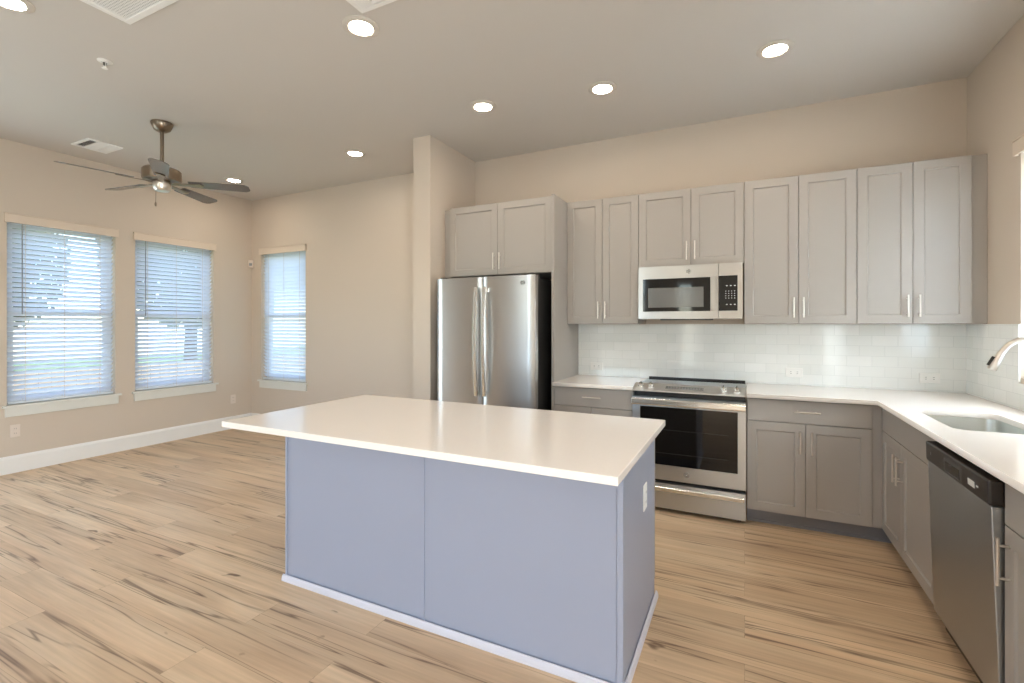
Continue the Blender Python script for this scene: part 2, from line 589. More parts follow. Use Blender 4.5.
# baseboards
def base_profile(mb, along, a0, a1, wall, sgn):
    """12 mm board with an eased top, against a wall plane"""
    pr = [(0, 0), (0.016, 0), (0.016, 0.135), (0.010, 0.152), (0.004, 0.16), (0, 0.16)]
    r0, r1 = [], []
    for t, z in pr:
        if along == 'y':
            r0.append((wall + sgn * t, a0, z)); r1.append((wall + sgn * t, a1, z))
        else:
            r0.append((a0, wall + sgn * t, z)); r1.append((a1, wall + sgn * t, z))
    mb.loops([r0, r1])
    return mb
struct('baseboard_left', base_profile(base_profile(MB(), 'y', YR, FILL_DOOR[0], XL, 1), 'y', FILL_DOOR[1], YB, XL, 1), M['white'])
b = base_profile(MB(), 'x', XL + 0.016, -2.7065, YB, -1)
base_profile(b, 'y', 3.497, YB - 0.016, -2.7065, -1)
base_profile(b, 'x', -2.7225, -2.519, 3.497, -1)
struct('baseboard_back', b, M['white'])

# subway tile
ZK = 0.900
struct('trim_1', MB().box(-1.398, XR - 0.009, YB - 0.009, YB, 0.872, 1.3705), M['tile_x'])
struct('trim_2', MB().box(XR - 0.009, XR, 1.2, YB - 0.009, 0.872, Z40 - 0.03).box(XR - 0.009, XR, W4[1] + 0.001, YB - 0.009, Z40 - 0.03, 1.3705)
       .box(XR - 0.009, XR, 1.2, W4[0] - 0.001, Z40 - 0.03, 1.3705), M['tile_y'])

# ------------------------------------------------------------------ windows and blinds (local: x along the wall, -y into the room)
def window(name, loc, rz, w, z0, z1, mid, sill=True):
    r = setting(name, loc)
    r.rotation_euler = (0, 0, rz)
    f = MB()
    o, t = 0.045, 0.09            # frame width, frame position behind the wall face
    f.box(0, o, t, t + 0.06, z0, z1).box(w - o, w, t, t + 0.06, z0, z1)
    f.box(o, w - o, t, t + 0.06, z0, z0 + o).box(o, w - o, t, t + 0.06, z1 - o, z1)
    f.build('frame', M['vinyl'], r, 0.002)
    s = MB()
    for a, bz, yy in ((z0 + o, mid + 0.02, t + 0.005), (mid - 0.02, z1 - o, t + 0.032)):
        s.box(o, o + 0.03, yy, yy + 0.022, a, bz).box(w - o - 0.03, w - o, yy, yy + 0.022, a, bz)
        s.box(o + 0.03, w - o - 0.03, yy, yy + 0.022, a, a + 0.038).box(o + 0.03, w - o - 0.03, yy, yy + 0.022, bz - 0.038, bz)
    s.build('sash', M['vinyl'], r, 0.0015)
    MB().box(o + 0.025, w - o - 0.025, t + 0.014, t + 0.018, z0 + o + 0.03, mid - 0.01).build('glass', M['glass'], r)
    MB().box(o + 0.025, w - o - 0.025, t + 0.041, t + 0.045, mid + 0.01, z1 - o - 0.03).build('glass', M['glass'], r)
    if sill:
        MB().box(0.001, w - 0.001, -0.001, t, z0 - 0.02, z0 + 0.001).box(-0.035, w + 0.045, -0.035, 0.0, z0 - 0.02, z0 + 0.001).build('sill', M['sill'], r, 0.003)
        MB().box(-0.015, w + 0.022, -0.018, 0.0, z0 - 0.105, z0 - 0.021).build('apron', M['sill'], r, 0.003)
    return r

def blind(label, loc, rz, w, z0, z1, group, pitch=0.0455, tilt=43, over=0.02, wand=True):
    r = thing('window_blind', label, 'blind', (loc[0], loc[1], z0), rz, group)
    h = z1 - z0
    c = 0.042                       # slat centre behind the wall face
    # valance: face board with two returns
    v = MB()
    v.box(-over, w + over, -0.024, -0.012, h - 0.062, h + 0.016)
    v.box(-over, -over + 0.012, -0.012, -0.001, h - 0.062, h + 0.016).box(w + over - 0.012, w + over, -0.012, -0.001, h - 0.062, h + 0.016)
    v.box(-over - 0.004, w + over + 0.004, -0.028, -0.001, h + 0.016, h + 0.024)
    v.build('valance', M['valance'], r, 0.003)
    MB().box(0.008, w - 0.008, 0.012, 0.066, h - 0.048, h - 0.003).build('headrail', M['vinyl'], r, 0.002)
    s = MB()
    n = int((h - 0.05 - 0.045) / pitch)
    hw, a = 0.025, math.radians(tilt)
    for i in range(n):
        z = 0.05 + pitch * i + 0.015
        pts = []
        for k in range(5):
            u = -1 + k / 2
            crown = 0.0022 * (1 - u * u)
            pts.append((c + hw * u * math.cos(a) + crown * math.sin(a), z - hw * u * math.sin(a) + crown * math.cos(a)))
        low = [(y, zz - 0.0026) for y, zz in reversed(pts)]
        s.prism(pts + low, 0.010, w - 0.010)
    s.build('slats', M['slats'], r)
    MB().box(0.010, w - 0.010, c - 0.026, c + 0.026, 0.006, 0.024).build('bottom_rail', M['vinyl'], r, 0.004)
    cords = MB()
    for x in (0.13, w / 2, w - 0.13):
        for y in (c - 0.027, c + 0.027):
            cords.box(x - 0.0015, x + 0.0015, y - 0.001, y + 0.001, 0.02, h - 0.04)
    cords.build('ladder_cord', M['valance'], r)
    if wand:
        MB().tube([(0.105, 0.004, h - 0.06), (0.105, 0.003, h - 0.90)], 0.0045, 8).build('tilt_wand', M['grey'], r)
    return r

G = 'white slat blinds of the living area'
RZL = PI / 2                         # left wall: local x -> +y, local -y -> +x
for nme, lab, (a, c2) in (('window_1', 'white slat blind on the wider left wall window, nearest the picture edge', W12[0]),
                          ('window_2', 'white slat blind on the left wall window beside the corner', W12[1])):
    window(nme, (XL, a, 0), RZL, c2 - a, ZW0, ZW1, 1.495)
    blind(lab, (XL, a, 0), RZL, c2 - a, ZW0 + 0.002, ZW1, G)
window('added_window_5', (FILL_W5[1], YR, 0), PI, FILL_W5[1] - FILL_W5[0], FILL_W5[2], FILL_W5[3], 2.0)  # unseen window added for fill light
window('window_3', (W3[0], YB, 0), 0, W3[1] - W3[0], ZW0, ZW1, 1.495)
blind('narrow white slat blind on the far wall window left of the partition', (W3[0], YB, 0), 0, W3[1] - W3[0], ZW0 + 0.002, ZW1, G, tilt=52, wand=False)
# over the sink: local x -> -y, local -y -> -x
window('window_4', (XR, W4[1], 0), -PI / 2, W4[1] - W4[0], Z40, ZW1, 1.72, False)
blind('white slat blind of the window over the sink', (XR, W4[1], 0), -PI / 2, W4[1] - W4[0], Z40 + 0.002, ZW1, None, tilt=-66, wand=False, over=0.03)

# ------------------------------------------------------------------ outside
struct('ground', MB().box(-30, 25, -20, 30, -0.5, -0.3), M['grass'])
def fence(label, x0, y0, x1, y1):
    L_ = math.hypot(x1 - x0, y1 - y0)
    r = thing('garden_fence', label, 'fence', (x0, y0, -0.3), math.atan2(y1 - y0, x1 - x0))
    p = MB()
    n = int(L_ / 0.15)
    for i in range(n):
        p.box(i * 0.15, i * 0.15 + 0.138, 0, 0.02, 0.05, 0.95)
    p.build('boards', M['fence'], r)
    q = MB()
    for z in (0.2, 0.72):
        q.box(0, L_, 0.021, 0.06, z, z + 0.09)
    q.build('rails', M['fence'], r)
    return r
fence('pale wooden board fence outside the left wall windows', -9.5, -1.5, -9.5, 9.0)
fence('pale wooden board fence outside the far wall window', -9.4, 9.1, 2.0, 9.1)
def tree(label, x, y, h, rad, n, seed):
    rnd = random.Random(seed)
    r = thing('garden_tree', label, 'tree', (x, y, -0.3), 0, 'trees outside the windows')
    t = MB().tube([(0, 0, 0), (0.05, 0.02, h * 0.3), (-0.03, 0.05, h * 0.55), (0.05, 0, h * 0.8)], 0.1, 10, [0.16, 0.13, 0.09, 0.04])
    for k in range(6):
        a = k * 1.05
        z = h * (0.4 + 0.06 * k)
        t.tube([(0, 0.03, z), (0.5 * rad * math.cos(a), 0.5 * rad * math.sin(a), z + 0.5), (0.85 * rad * math.cos(a), 0.85 * rad * math.sin(a), z + 0.9)], 0.03, 6, [0.05, 0.03, 0.012])
    t.build('trunk', M['bark'], r, smooth=True)
    f = MB()
    for i in range(n):
        while True:
            q = Vector((rnd.uniform(-1, 1), rnd.uniform(-1, 1), rnd.uniform(-1, 1)))
            if 0.25 < q.length < 1: break
        p = Vector((q.x * rad, q.y * rad, h * 0.66 + q.z * h * 0.36))
        a = Vector((rnd.uniform(-1, 1), rnd.uniform(-1, 1), rnd.uniform(-1, 1))).normalized()
        bb = a.orthogonal().normalized()
        l, wd = rnd.uniform(0.09, 0.15), rnd.uniform(0.04, 0.06)
        vs = [f.bm.verts.new(p + o) for o in (-a * l, bb * wd, a * l, -bb * wd)]
        f.bm.faces.new(vs)
    f.build('crown', M['leaf'], r)
    return r
tree('leafy green tree outside the left wall window beside the corner', -12.2, 7.0, 5.2, 1.7, 5200, 2)
tree('leafy green tree outside the wider left wall window', -13.0, 2.9, 4.6, 1.5, 3800, 3)
tree('leafy green tree outside the far wall window', -8.6, 11.5, 4.2, 1.4, 3600, 4)
tree('leafy green tree outside the wider left wall window, by its far side', -17.0, 5.0, 5.0, 1.5, 3600, 6)
tree('leafy green tree farthest left outside the wider left wall window', -16.5, -0.2, 4.8, 1.6, 3600, 7)
hs = thing('neighbour_house', 'pale house beyond the fence outside the left wall windows', 'house', (-24, 0.5, -0.3))
MB().box(-3, 3, -5, 5, 0, 2.4).build('siding_walls', M['siding'], hs)
MB().loops([[(-3.3, -5.3, 2.4), (3.3, -5.3, 2.4), (0, -5.3, 3.3)], [(-3.3, 5.3, 2.4), (3.3, 5.3, 2.4), (0, 5.3, 3.3)]]).build('roof', M['shingle'], hs)

# ------------------------------------------------------------------ cabinets (local: x along the front, front face y = 0 facing -y, z up from the floor or the cabinet bottom)
def pull(parent, x, z, length, vertical, y=0.0):
    """bar pull with two posts"""
    m = MB()
    o, r = 0.030, 0.0055
    if vertical:
        m.tube([(x, y - o, z - length / 2), (x, y - o, z + length / 2)], r, 10)
        for zz in (z - length * 0.34, z + length * 0.34):
            m.tube([(x, y + 0.001, zz), (x, y - o, zz)], 0.0045, 8)
    else:
        m.tube([(x - length / 2, y - o, z), (x + length / 2, y - o, z)], r, 10)
        for xx in (x - length * 0.34, x + length * 0.34):
            m.tube([(xx, y + 0.001, z), (xx, y - o, z)], 0.0045, 8)
    return m.build('handle', M['nickel'], parent, smooth=True)

def carcass(r, w, depth, z0, z1, top, y0=0.022, front=None):
    t = 0.018
    m = MB()
    m.box(0.001, t, y0, depth, z0, z1).box(w - t, w - 0.001, y0, depth, z0, z1)
    m.box(t, w - t, y0, depth, z0, z0 + t).box(t, w - t, depth - 0.008, depth, z0 + t, z1)
    if top:
        m.box(t, w - t, y0, depth - 0.008, z1 - t, z1)
    else:
        m.box(t, w - t, y0, y0 + 0.018, z1 - 0.03, z1)
    m.build('carcass', M['cab'], r, 0.001)

def shaker(r, x0, x1, z0, z1, hx=None, hz=None, hl=0.145):
    dd = MB().recessed(x0, x1, z0, z1).build('door', M['cab'], r, 0.0015)
    if hx is not None:
        pull(dd, hx, hz, hl, True)
    return dd

def slab_front(r, name, x0, x1, z0, z1, handle=True, hl=0.15):
    dd = MB().box(x0, x1, 0, 0.02, z0, z1).build(name, M['cab'], r, 0.002)
    if handle:
        pull(dd, (x0 + x1) / 2, (z0 + z1) / 2 + 0.005, hl, False)
    return dd

YU = 3.9624
GU = 'grey shaker wall cabinets'
def upper(label, x0, x1, z0, z1, yf=YU, split=None):
    r = thing('wall_cabinet', label, 'cabinet', (x0, yf, z0), 0, GU)
    w, h = x1 - x0, z1 - z0
    s = (split - x0) if split is not None else w / 2
    carcass(r, w, YB - 0.001 - yf, 0, h, True)
    g = 0.0016
    shaker(r, g, s - g, 0.002, h - 0.002, s - 0.030, 0.118)
    shaker(r, s + g, w - g, 0.002, h - 0.002, s + 0.030, 0.118)
    return r
upper('tall grey wall cabinet between the tall end panel and the microwave', -1.399, -0.782, 1.372, 2.437, split=-1.085)
upper('short grey wall cabinet right above the microwave', -0.781, -0.004, 1.829, 2.437, split=-0.3775)
upper('tall grey wall cabinet just right of the microwave', -0.003, 0.6905, 1.372, 2.437, split=0.347)
lastc = upper('tall grey wall cabinet next to the right wall corner', 0.6915, 1.288, 1.372, 2.437, split=0.993)
MB().box(0.598, XR - 0.6915 - 0.001, 0.021, 0.04, 0, 1.065).build('filler_strip', M['cab'], lastc, 0.001)
fridgec = upper('deep grey cabinet above the refrigerator', -2.425, -1.427, 1.80, 2.43, yf=3.6685, split=-1.932)
MB().box(-0.093, -0.001, 0.06, 0.078, 0, 0.63).build('filler_strip', M['cab'], fridgec, 0.001)
tag(MB().box(-0.0125, 0.0125, 0, 0.634, 0, 2.437).build('end_panel', M['cab'], None, 0.0015, loc=(-1.4125, 3.655, 0)),
    'tall grey panel standing between the refrigerator and the counter', 'panel')

YD, DEP = 3.652, 0.636
GB = 'grey shaker base cabinets'
def toe(r, w, y=0.075):
    MB().box(0.001, w - 0.001, y, y + 0.015, 0, 0.099).box(0.001, w - 0.001, y - 0.012, y, 0, 0.018).build('toe_kick', M['toe'], r, 0.001)

def base(label, loc, rz, w, kind, split=None):
    r = thing('base_cabinet', label, 'cabinet', loc, rz, GB)
    carcass(r, w, DEP - 0.002 if rz == 0 else XR - XF - 0.012, 0.10, 0.870, False)
    toe(r, w)
    g = 0.0016
    s = split if split else w / 2
    if kind == 'two':
        slab_front(r, 'drawer', g, w - g, 0.715, 0.862)
        shaker(r, g, s - g, 0.103, 0.711, s - 0.032, 0.592)
        shaker(r, s + g, w - g, 0.103, 0.711, s + 0.032, 0.592)
    elif kind == 'sink':
        slab_front(r, 'false_front', g, w - g, 0.715, 0.862, False)
        shaker(r, g, s - g, 0.103, 0.711, s - 0.034, 0.572, 0.155)
        shaker(r, s + g, w - g, 0.103, 0.711, s + 0.034, 0.572, 0.155)
    else:
        slab_front(r, 'drawer', g, w - g, 0.715, 0.862)
        shaker(r, g, w - g, 0.103, 0.711, 0.036, 0.60, 0.155)
    return r
base('grey drawer and door base cabinet between the end panel and the range', (-1.399, YD, 0), 0, 0.640, 'two', 0.315)
rc = base('grey two-door base cabinet right of the range', (0.014, YD, 0), 0, 0.702, 'two', 0.346)
XF = 0.766
MB().box(0.7005, 0.827, 0.075, 0.09, 0.0, 0.099).box(0.7005, 0.827, 0.063, 0.075, 0.0, 0.018).build('toe_kick', M['toe'], rc, 0.001)
post = MB().box(0.7025, 0.7515, 0.012, 0.03, 0.10, 0.870).build('corner_post', M['cab'], rc, 0.001)
base('grey sink base cabinet with two tall pulls beside the dishwasher', (XF, 3.667, 0), -PI / 2, 0.925, 'sink', 0.405)
base('grey base cabinet cut by the picture edge, right of the dishwasher', (XF, 2.112, 0), -PI / 2, 0.61, 'one')

# ------------------------------------------------------------------ countertops
def flat_slab(name, outline, holes, z0, z1, material, label, cat):
    cu = bpy.data.curves.new(name, 'CURVE')
    cu.dimensions = '2D'
    cu.fill_mode = 'BOTH'
    cu.extrude = (z1 - z0) / 2 - 0.0015
    cu.bevel_depth = 0.0015
    cu.bevel_resolution = 1
    cu.offset = -0.0015
    for pts in [outline] + holes:
        s = cu.splines.new('POLY')
        s.points.add(len(pts) - 1)
        for q, p in zip(s.points, pts):
            q.co = (p[0], p[1], 0, 1)
        s.use_cyclic_u = True
    tmp = bpy.data.objects.new('tmp', cu)
    COL.objects.link(tmp)
    bpy.context.view_layer.update()
    me = bpy.data.meshes.new_from_object(tmp.evaluated_get(bpy.context.evaluated_depsgraph_get()))
    bpy.data.objects.remove(tmp)
    bpy.data.curves.remove(cu)
    me.materials.clear()
    me.materials.append(material)
    o = bpy.data.objects.new(name, me)
    COL.objects.link(o)
    o.location = (0, 0, (z0 + z1) / 2)
    return tag(o, label, cat)

def rounded(x0, x1, y0, y1, r, n=6):
    pts = []
    for cx, cy, a0 in ((x1 - r, y1 - r, 0), (x0 + r, y1 - r, PI / 2), (x0 + r, y0 + r, PI), (x1 - r, y0 + r, 1.5 * PI)):
        for i in range(n + 1):
            a = a0 + PI / 2 * i / n
            pts.append((cx + r * math.cos(a), cy + r * math.sin(a)))
    return pts

YC, XC = 3.604, 0.733
flat_slab('countertop', [(-1.398, YC), (-0.757, YC), (-0.757, YB - 0.0105), (-1.398, YB - 0.0105)], [], 0.872, ZK, M['quartz'],
          'short white quartz countertop left of the range', 'countertop')
SX0, SX1, SY0, SY1 = 0.845, 1.180, 2.78, 3.35
flat_slab('countertop', [(0.0125, YC), (XC, YC), (XC, 1.50), (XR - 0.0105, 1.50), (XR - 0.0105, YB - 0.0105), (0.0125, YB - 0.0105)],
          [rounded(SX0, SX1, SY0, SY1, 0.05)], 0.872, ZK, M['quartz'], 'L-shaped white quartz countertop around the sink', 'countertop')

# sink
r = thing('kitchen_sink', 'stainless steel undermount sink in the right countertop', 'sink', ((SX0 + SX1) / 2, (SY0 + SY1) / 2, 0.657))
hx, hy = (SX1 - SX0) / 2, (SY1 - SY0) / 2
rings = []
for grow, z, rr in ((0.018, 0.2135, 0.06), (0.004, 0.2135, 0.052), (0.002, 0.205, 0.05), (-0.002, 0.05, 0.05), (-0.010, 0.020, 0.045), (-0.030, 0.004, 0.04), (-0.10, 0.0, 0.03)):
    rings.append([(x, y, z) for x, y in rounded(-hx - grow, hx + grow, -hy - grow, hy + grow, rr)])
o = MB().loops(rings, False, True).build('bowl', M['sinksteel'], r, smooth=True)
sd = o.modifiers.new('thickness', 'SOLIDIFY'); sd.thickness = 0.0012; sd.offset = 0
MB().lathe([(0.045, 0.0), (0.045, 0.004), (0.036, 0.005), (0.030, 0.002), (0.004, 0.002)], 24, (0, 0, 0.001)).build('drain', M['bright'], r, smooth=True)

# faucet
fx, fy = 1.270, 3.07
r = thing('kitchen_faucet', 'brushed nickel gooseneck faucet behind the sink', 'faucet', (fx, fy, ZK + 0.0005))
MB().lathe([(0.027, 0), (0.027, 0.006), (0.022, 0.012), (0.020, 0.10), (0.016, 0.112)], 24).build('base', M['nickel'], r, smooth=True)
def smooth_path(ps, n=6):
    ps = [Vector(p) for p in ps]
    ps = [ps[0] * 2 - ps[1]] + ps + [ps[-1] * 2 - ps[-2]]
    out = []
    for i in range(1, len(ps) - 2):
        for k in range(n):
            t = k / n
            a, b, c, d = ps[i - 1:i + 3]
            out.append(0.5 * (2 * b + (c - a) * t + (2 * a - 5 * b + 4 * c - d) * t * t + (3 * b - a - 3 * c + d) * t ** 3))
    return out + [ps[-2]]
pts = smooth_path([(0, 0, 0.10), (0, 0, 0.20), (0, 0, 0.28), (-0.012, 0, 0.345), (-0.042, 0, 0.385), (-0.088, 0, 0.399), (-0.137, 0, 0.374), (-0.169, 0, 0.330)])
MB().tube(pts, 0.0125, 16).build('neck', M['nickel'], r, smooth=True)
e1 = pts[-1]
dr = Vector((-0.40, 0, -0.92)).normalized()
hd = MB().tube([e1 - dr * 0.004, e1 + dr * 0.02, e1 + dr * 0.04, e1 + dr * 0.078, e1 + dr * 0.086], 0.016, 16, [0.0135, 0.015, 0.0165, 0.0185, 0.017]).build('spray_head', M['nickel'], r, smooth=True)
q = e1 + dr * 0.050
side = Vector((dr.z, 0, -dr.x)) * -1
if side.x > 0: side = -side
MB().tube([q + side * 0.016 - dr * 0.024, q + side * 0.018 + dr * 0.022], 0.008, 10).build('spray_button', M['black'], hd, smooth=True)
lv = MB().tube([(0, -0.018, 0.07), (0, -0.045, 0.074)], 0.011, 12).tube([(0, -0.04, 0.075), (0.005, -0.075, 0.12), (0.008, -0.085, 0.15)], 0.006, 10, [0.008, 0.006, 0.005]).build('lever', M['nickel'], r, smooth=True)

# ------------------------------------------------------------------ island
ix0, ix1, iy0, iy1, IZ = -2.372, -0.3635, 1.516, 2.532, 0.880
bx0, bx1, by0, by1 = -2.2096, -0.4048, 1.758, 2.469
r = thing('kitchen_island', 'blue-grey panelled island base under the big white slab', 'island', ((bx0 + bx1) / 2, (by0 + by1) / 2, 0))
hw, hd_ = (bx1 - bx0) / 2, (by1 - by0) / 2
zt_ = IZ - 0.0305
sx = -1.312 - (bx0 + bx1) / 2
MB().box(-hw + 0.012, hw - 0.012, -hd_ + 0.02, hd_ - 0.02, 0.0, zt_).build('body', M['island'], r)
MB().box(-hw + 0.012, sx - 0.001, -hd_ + 0.008, -hd_ + 0.0195, 0.0, zt_).build('front_panel', M['island'], r, 0.001)
MB().box(sx + 0.001, hw - 0.022, -hd_ + 0.008, -hd_ + 0.0195, 0.0, zt_).build('front_panel', M['island'], r, 0.001)
MB().box(sx - 0.010, sx + 0.010, -hd_ + 0.002, -hd_ + 0.0075, 0.0, zt_).build('seam_batten', M['island'], r, 0.001)
MB().box(-hw, -hw + 0.012, -hd_, hd_ - 0.02, 0.0, zt_).build('side_panel', M['island'], r, 0.001)
MB().box(hw - 0.0118, hw, -hd_ + 0.034, hd_ - 0.02, 0.0, zt_).build('side_panel', M['island'], r, 0.001)
MB().box(hw - 0.0215, hw + 0.003, -hd_, -hd_ + 0.0335, 0.0, zt_).build('corner_trim', M['island'], r, 0.0015)
MB().box(-hw + 0.012, hw, hd_ - 0.0195, hd_, 0.1, zt_).build('rear_panel', M['cab'], r, 0.001)
sh = MB()
prof = [(0, 0), (0.013, 0), (0.013, 0.012), (0.009, 0.026), (0.004, 0.032), (0, 0.032)]
def run(p0, p1, nrm):
    sh.loops([[(p[0] + nrm[0] * t, p[1] + nrm[1] * t, z) for t, z in prof] for p in (p0, p1)])
run((-hw - 0.012, -hd_ - 0.0005), (hw + 0.016, -hd_ - 0.0005), (0, -1))
run((hw + 0.0035, -hd_ - 0.013), (hw + 0.0035, hd_), (1, 0))
sh.build('shoe_moulding', M['shoe'], r)
tag(MB().box(-(ix1 - ix0) / 2, (ix1 - ix0) / 2, -(iy1 - iy0) / 2, (iy1 - iy0) / 2, 0, 0.030).build('island_countertop', M['quartz'], None, 0.003,
    loc=((ix0 + ix1) / 2, (iy0 + iy1) / 2, IZ - 0.030)), 'big white quartz slab on the kitchen island', 'countertop')

# ------------------------------------------------------------------ outlets (local: plate in x-z, facing -y)
def outlet(label, loc, rz, horizontal=False, pm='plate'):
    r = thing('wall_outlet', label, 'outlet', loc, rz, 'white electrical outlets')
    w, h = (0.115, 0.071) if horizontal else (0.071, 0.115)
    p = MB().box(-w / 2, w / 2, -0.006, 0, -h / 2, h / 2).build('cover_plate', M[pm], r, 0.003)
    for s in (-1, 1):
        c = (s * 0.0215, 0) if horizontal else (0, s * 0.0215)
        a = (0.0145, 0.0165) if horizontal else (0.0165, 0.0145)
        ro = MB().box(c[0] - a[0], c[0] + a[0], -0.008, -0.0062, c[1] - a[1], c[1] + a[1]).build('receptacle', M[pm], r, 0.002)
        sl = MB()
        for t in (-1, 1):
            if horizontal:
                sl.box(c[0] - 0.005, c[0] + 0.005, -0.0084, -0.0081, c[1] + t * 0.0065 - 0.0012, c[1] + t * 0.0065 + 0.0012)
            else:
                sl.box(c[0] + t * 0.0065 - 0.0012, c[0] + t * 0.0065 + 0.0012, -0.0084, -0.0081, c[1] - 0.005, c[1] + 0.005)
        sl.build('slots', M['slot'], ro)
    return r
outlet('white outlet low on the left wall under the wider window', (XL, 1.939, 0.385), RZL, False, 'almond')
outlet('white outlet low on the left wall beside the room corner', (XL, 4.026, 0.385), RZL, False, 'almond')
yt = YB - 0.009
outlet('white outlet on the tile left of the range', (-1.222, yt, 0.985), 0, True)
outlet('white outlet on the tile between the range and the corner', (0.345, yt, 0.995), 0, True)
outlet('white outlet on the tile nearest the right wall corner', (1.164, yt, 0.992), 0, True)
outlet('white outlet on the end panel of the kitchen island', (bx1 + 0.0002, 2.185, 0.595), PI / 2)

# ------------------------------------------------------------------ badge
def badge(parent, x, z, rad, y=0.0):
    m = MB().lathe([(rad, 0), (rad, -0.0015), (rad * 0.94, -0.0022)], 28, (x, y, z), 'y')
    bd = m.build('badge', M['grey'], parent, smooth=True)
    k = MB()
    n = 24
    k.loops([[(x + rr * math.cos(2 * PI * i / n), y + yy, z + rr * math.sin(2 * PI * i / n)) for i in range(n)] for rr, yy in ((rad * 0.78, -0.0022), (rad * 0.78, -0.003), (rad * 0.70, -0.003), (rad * 0.70, -0.0022))], False, False)
    for s in (-1, 1):
        pts = []
        for i in range(14):
            a = i / 13 * 4.6 + (0.6 if s > 0 else 3.7)
            q = rad * (0.28 - 0.012 * i)
            pts.append((x + s * rad * 0.27 + q * math.cos(a), y - 0.0028, z + q * math.sin(a)))
        k.tube(pts, rad * 0.05, 6)
    k.build('monogram', M['bright'], bd)
    return bd

# ------------------------------------------------------------------ refrigerator
FX0, FX1, FY = -2.405, -1.475, 3.42
r = thing('refrigerator', 'stainless steel french door refrigerator in the cabinet niche', 'refrigerator', ((FX0 + FX1) / 2, FY, 0))
w2 = (FX1 - FX0) / 2
MB().box(-w2 + 0.012, w2 - 0.012, 0.085, 0.84, 0.03, 1.745).build('body', M['dark'], r, 0.004)
MB().box(-w2 + 0.03, w2 - 0.03, 0.09, 0.5, 0.0, 0.03).build('feet', M['black'], r)
def fridge_door(name, x0, x1, z0, z1):
    """door with a gently bowed face and rounded edges"""
    rings = []
    prof = []
    n = 14
    for i in range(n + 1):
        u = i / n
        x = x0 + (x1 - x0) * u
        xx = x / w2
        edge = min(u, 1 - u) * (x1 - x0)
        rnd_ = 0.010 * max(0, 1 - edge / 0.02) ** 2
        prof.append((x, 0.012 * xx * xx + rnd_))
    prof += [(x1, 0.075), (x0, 0.075)]
    return MB().loops([[(x, y, z0) for x, y in prof], [(x, y, z1) for x, y in prof]]).build(name, M['fridge_steel'], r, 0.003, smooth=True)
ms = -1.941 - (FX0 + FX1) / 2
dl = fridge_door('door', -w2, ms - 0.003, 0.70, 1.762)
dr_ = fridge_door('door', ms + 0.003, w2, 0.70, 1.762)
fd = fridge_door('freezer_drawer', -w2, w2, 0.06, 0.69)
def bow_handle(parent, x, z0, z1):
    """broad flat bar, slightly bowed, on two stand-offs"""
    m = MB()
    hw_ = 0.0165
    sec = [(-hw_, 0.004), (-hw_, -0.004), (-hw_ + 0.005, -0.010), (hw_ - 0.005, -0.010), (hw_, -0.004), (hw_, 0.004), (hw_ - 0.004, 0.008), (-hw_ + 0.004, 0.008)]
    rings_ = []
    for i in range(21):
        u = i / 20
        y = -0.040 - 0.022 * math.sin(PI * u)
        rings_.append([(x + a, y + c, z0 + (z1 - z0) * u) for a, c in sec])
    m.loops(rings_)
    for z in (z0 + 0.025, z1 - 0.025):
        m.box(x - 0.010, x + 0.010, -0.034, 0.006, z - 0.014, z + 0.014)
    m.build('handle', M['bright'], parent, smooth=True)
bow_handle(dl, ms - 0.038, 0.783, 1.675)
bow_handle(dr_, ms + 0.038, 0.783, 1.675)
m = MB()
m.tube([(-0.38 + 0.76 * i / 20, -0.03 - 0.025 * math.sin(PI * i / 20), 0.61) for i in range(21)], 0.0135, 14)
for x in (-0.36, 0.36):
    m.tube([(x, 0.012, 0.61), (x, -0.034, 0.61)], 0.010, 10)
m.build('handle', M['bright'], fd, smooth=True)
for x in (-w2 + 0.05, w2 - 0.05):
    MB().box(x - 0.03, x + 0.03, 0.03, 0.16, 1.7455, 1.772).build('hinge_cover', M['dark'], r, 0.004)
badge(dr_, w2 - 0.105, 1.70, 0.019, 0.0035)

# ------------------------------------------------------------------ range
RX0, RX1, RYF = -0.7535, 0.0095, 3.600
r = thing('kitchen_range', 'stainless steel slide-in electric range under the microwave', 'range', ((RX0 + RX1) / 2, RYF, 0))
w2 = (RX1 - RX0) / 2
MB().box(-w2 + 0.004, w2 - 0.004, 0.045, 0.655, 0.032, 0.872).build('body', M['black'], r, 0.002)
MB().box(-w2 + 0.03, w2 - 0.03, 0.07, 0.6, 0.0, 0.032).build('plinth', M['black'], r)
MB().box(-w2, w2, 0.09, 0.655, 0.8725, 0.903).build('cooktop', M['glass_black'], r, 0.002)
MB().box(-w2 + 0.004, w2 - 0.004, 0.656, 0.676, 0.872, 0.916).build('rear_trim', M['black'], r, 0.002)
cp = MB().prism([(-0.018, 0.876), (-0.020, 0.884), (0.105, 0.925), (0.128, 0.922), (0.128, 0.904), (0.085, 0.904), (0.085, 0.876)], -w2, w2).build('control_panel', M['panelsteel'], r, 0.002)
sl = math.atan2(0.041, 0.125)
for fxn in (0.07, 0.165, 0.815, 0.925):
    x = -w2 + fxn * 2 * w2
    kb = MB().lathe([(0.022, 0), (0.022, 0.006), (0.017, 0.008), (0.015, 0.026), (0.010, 0.028)], 20).box(-0.004, 0.004, -0.018, 0.018, 0.020, 0.033)
    kb.xform(Matrix.Translation((x, 0.045, 0.9055)) @ Matrix.Rotation(sl, 4, 'X'))
    kb.build('knob', M['bright'], r, smooth=True)
dp = MB().box(-0.15, 0.11, -0.022, 0.022, 0, 0.0012)
dp.xform(Matrix.Translation((0, 0.045, 0.9054)) @ Matrix.Rotation(sl, 4, 'X'))
dpo = dp.build('display', M['grey'], r)
kk = MB()
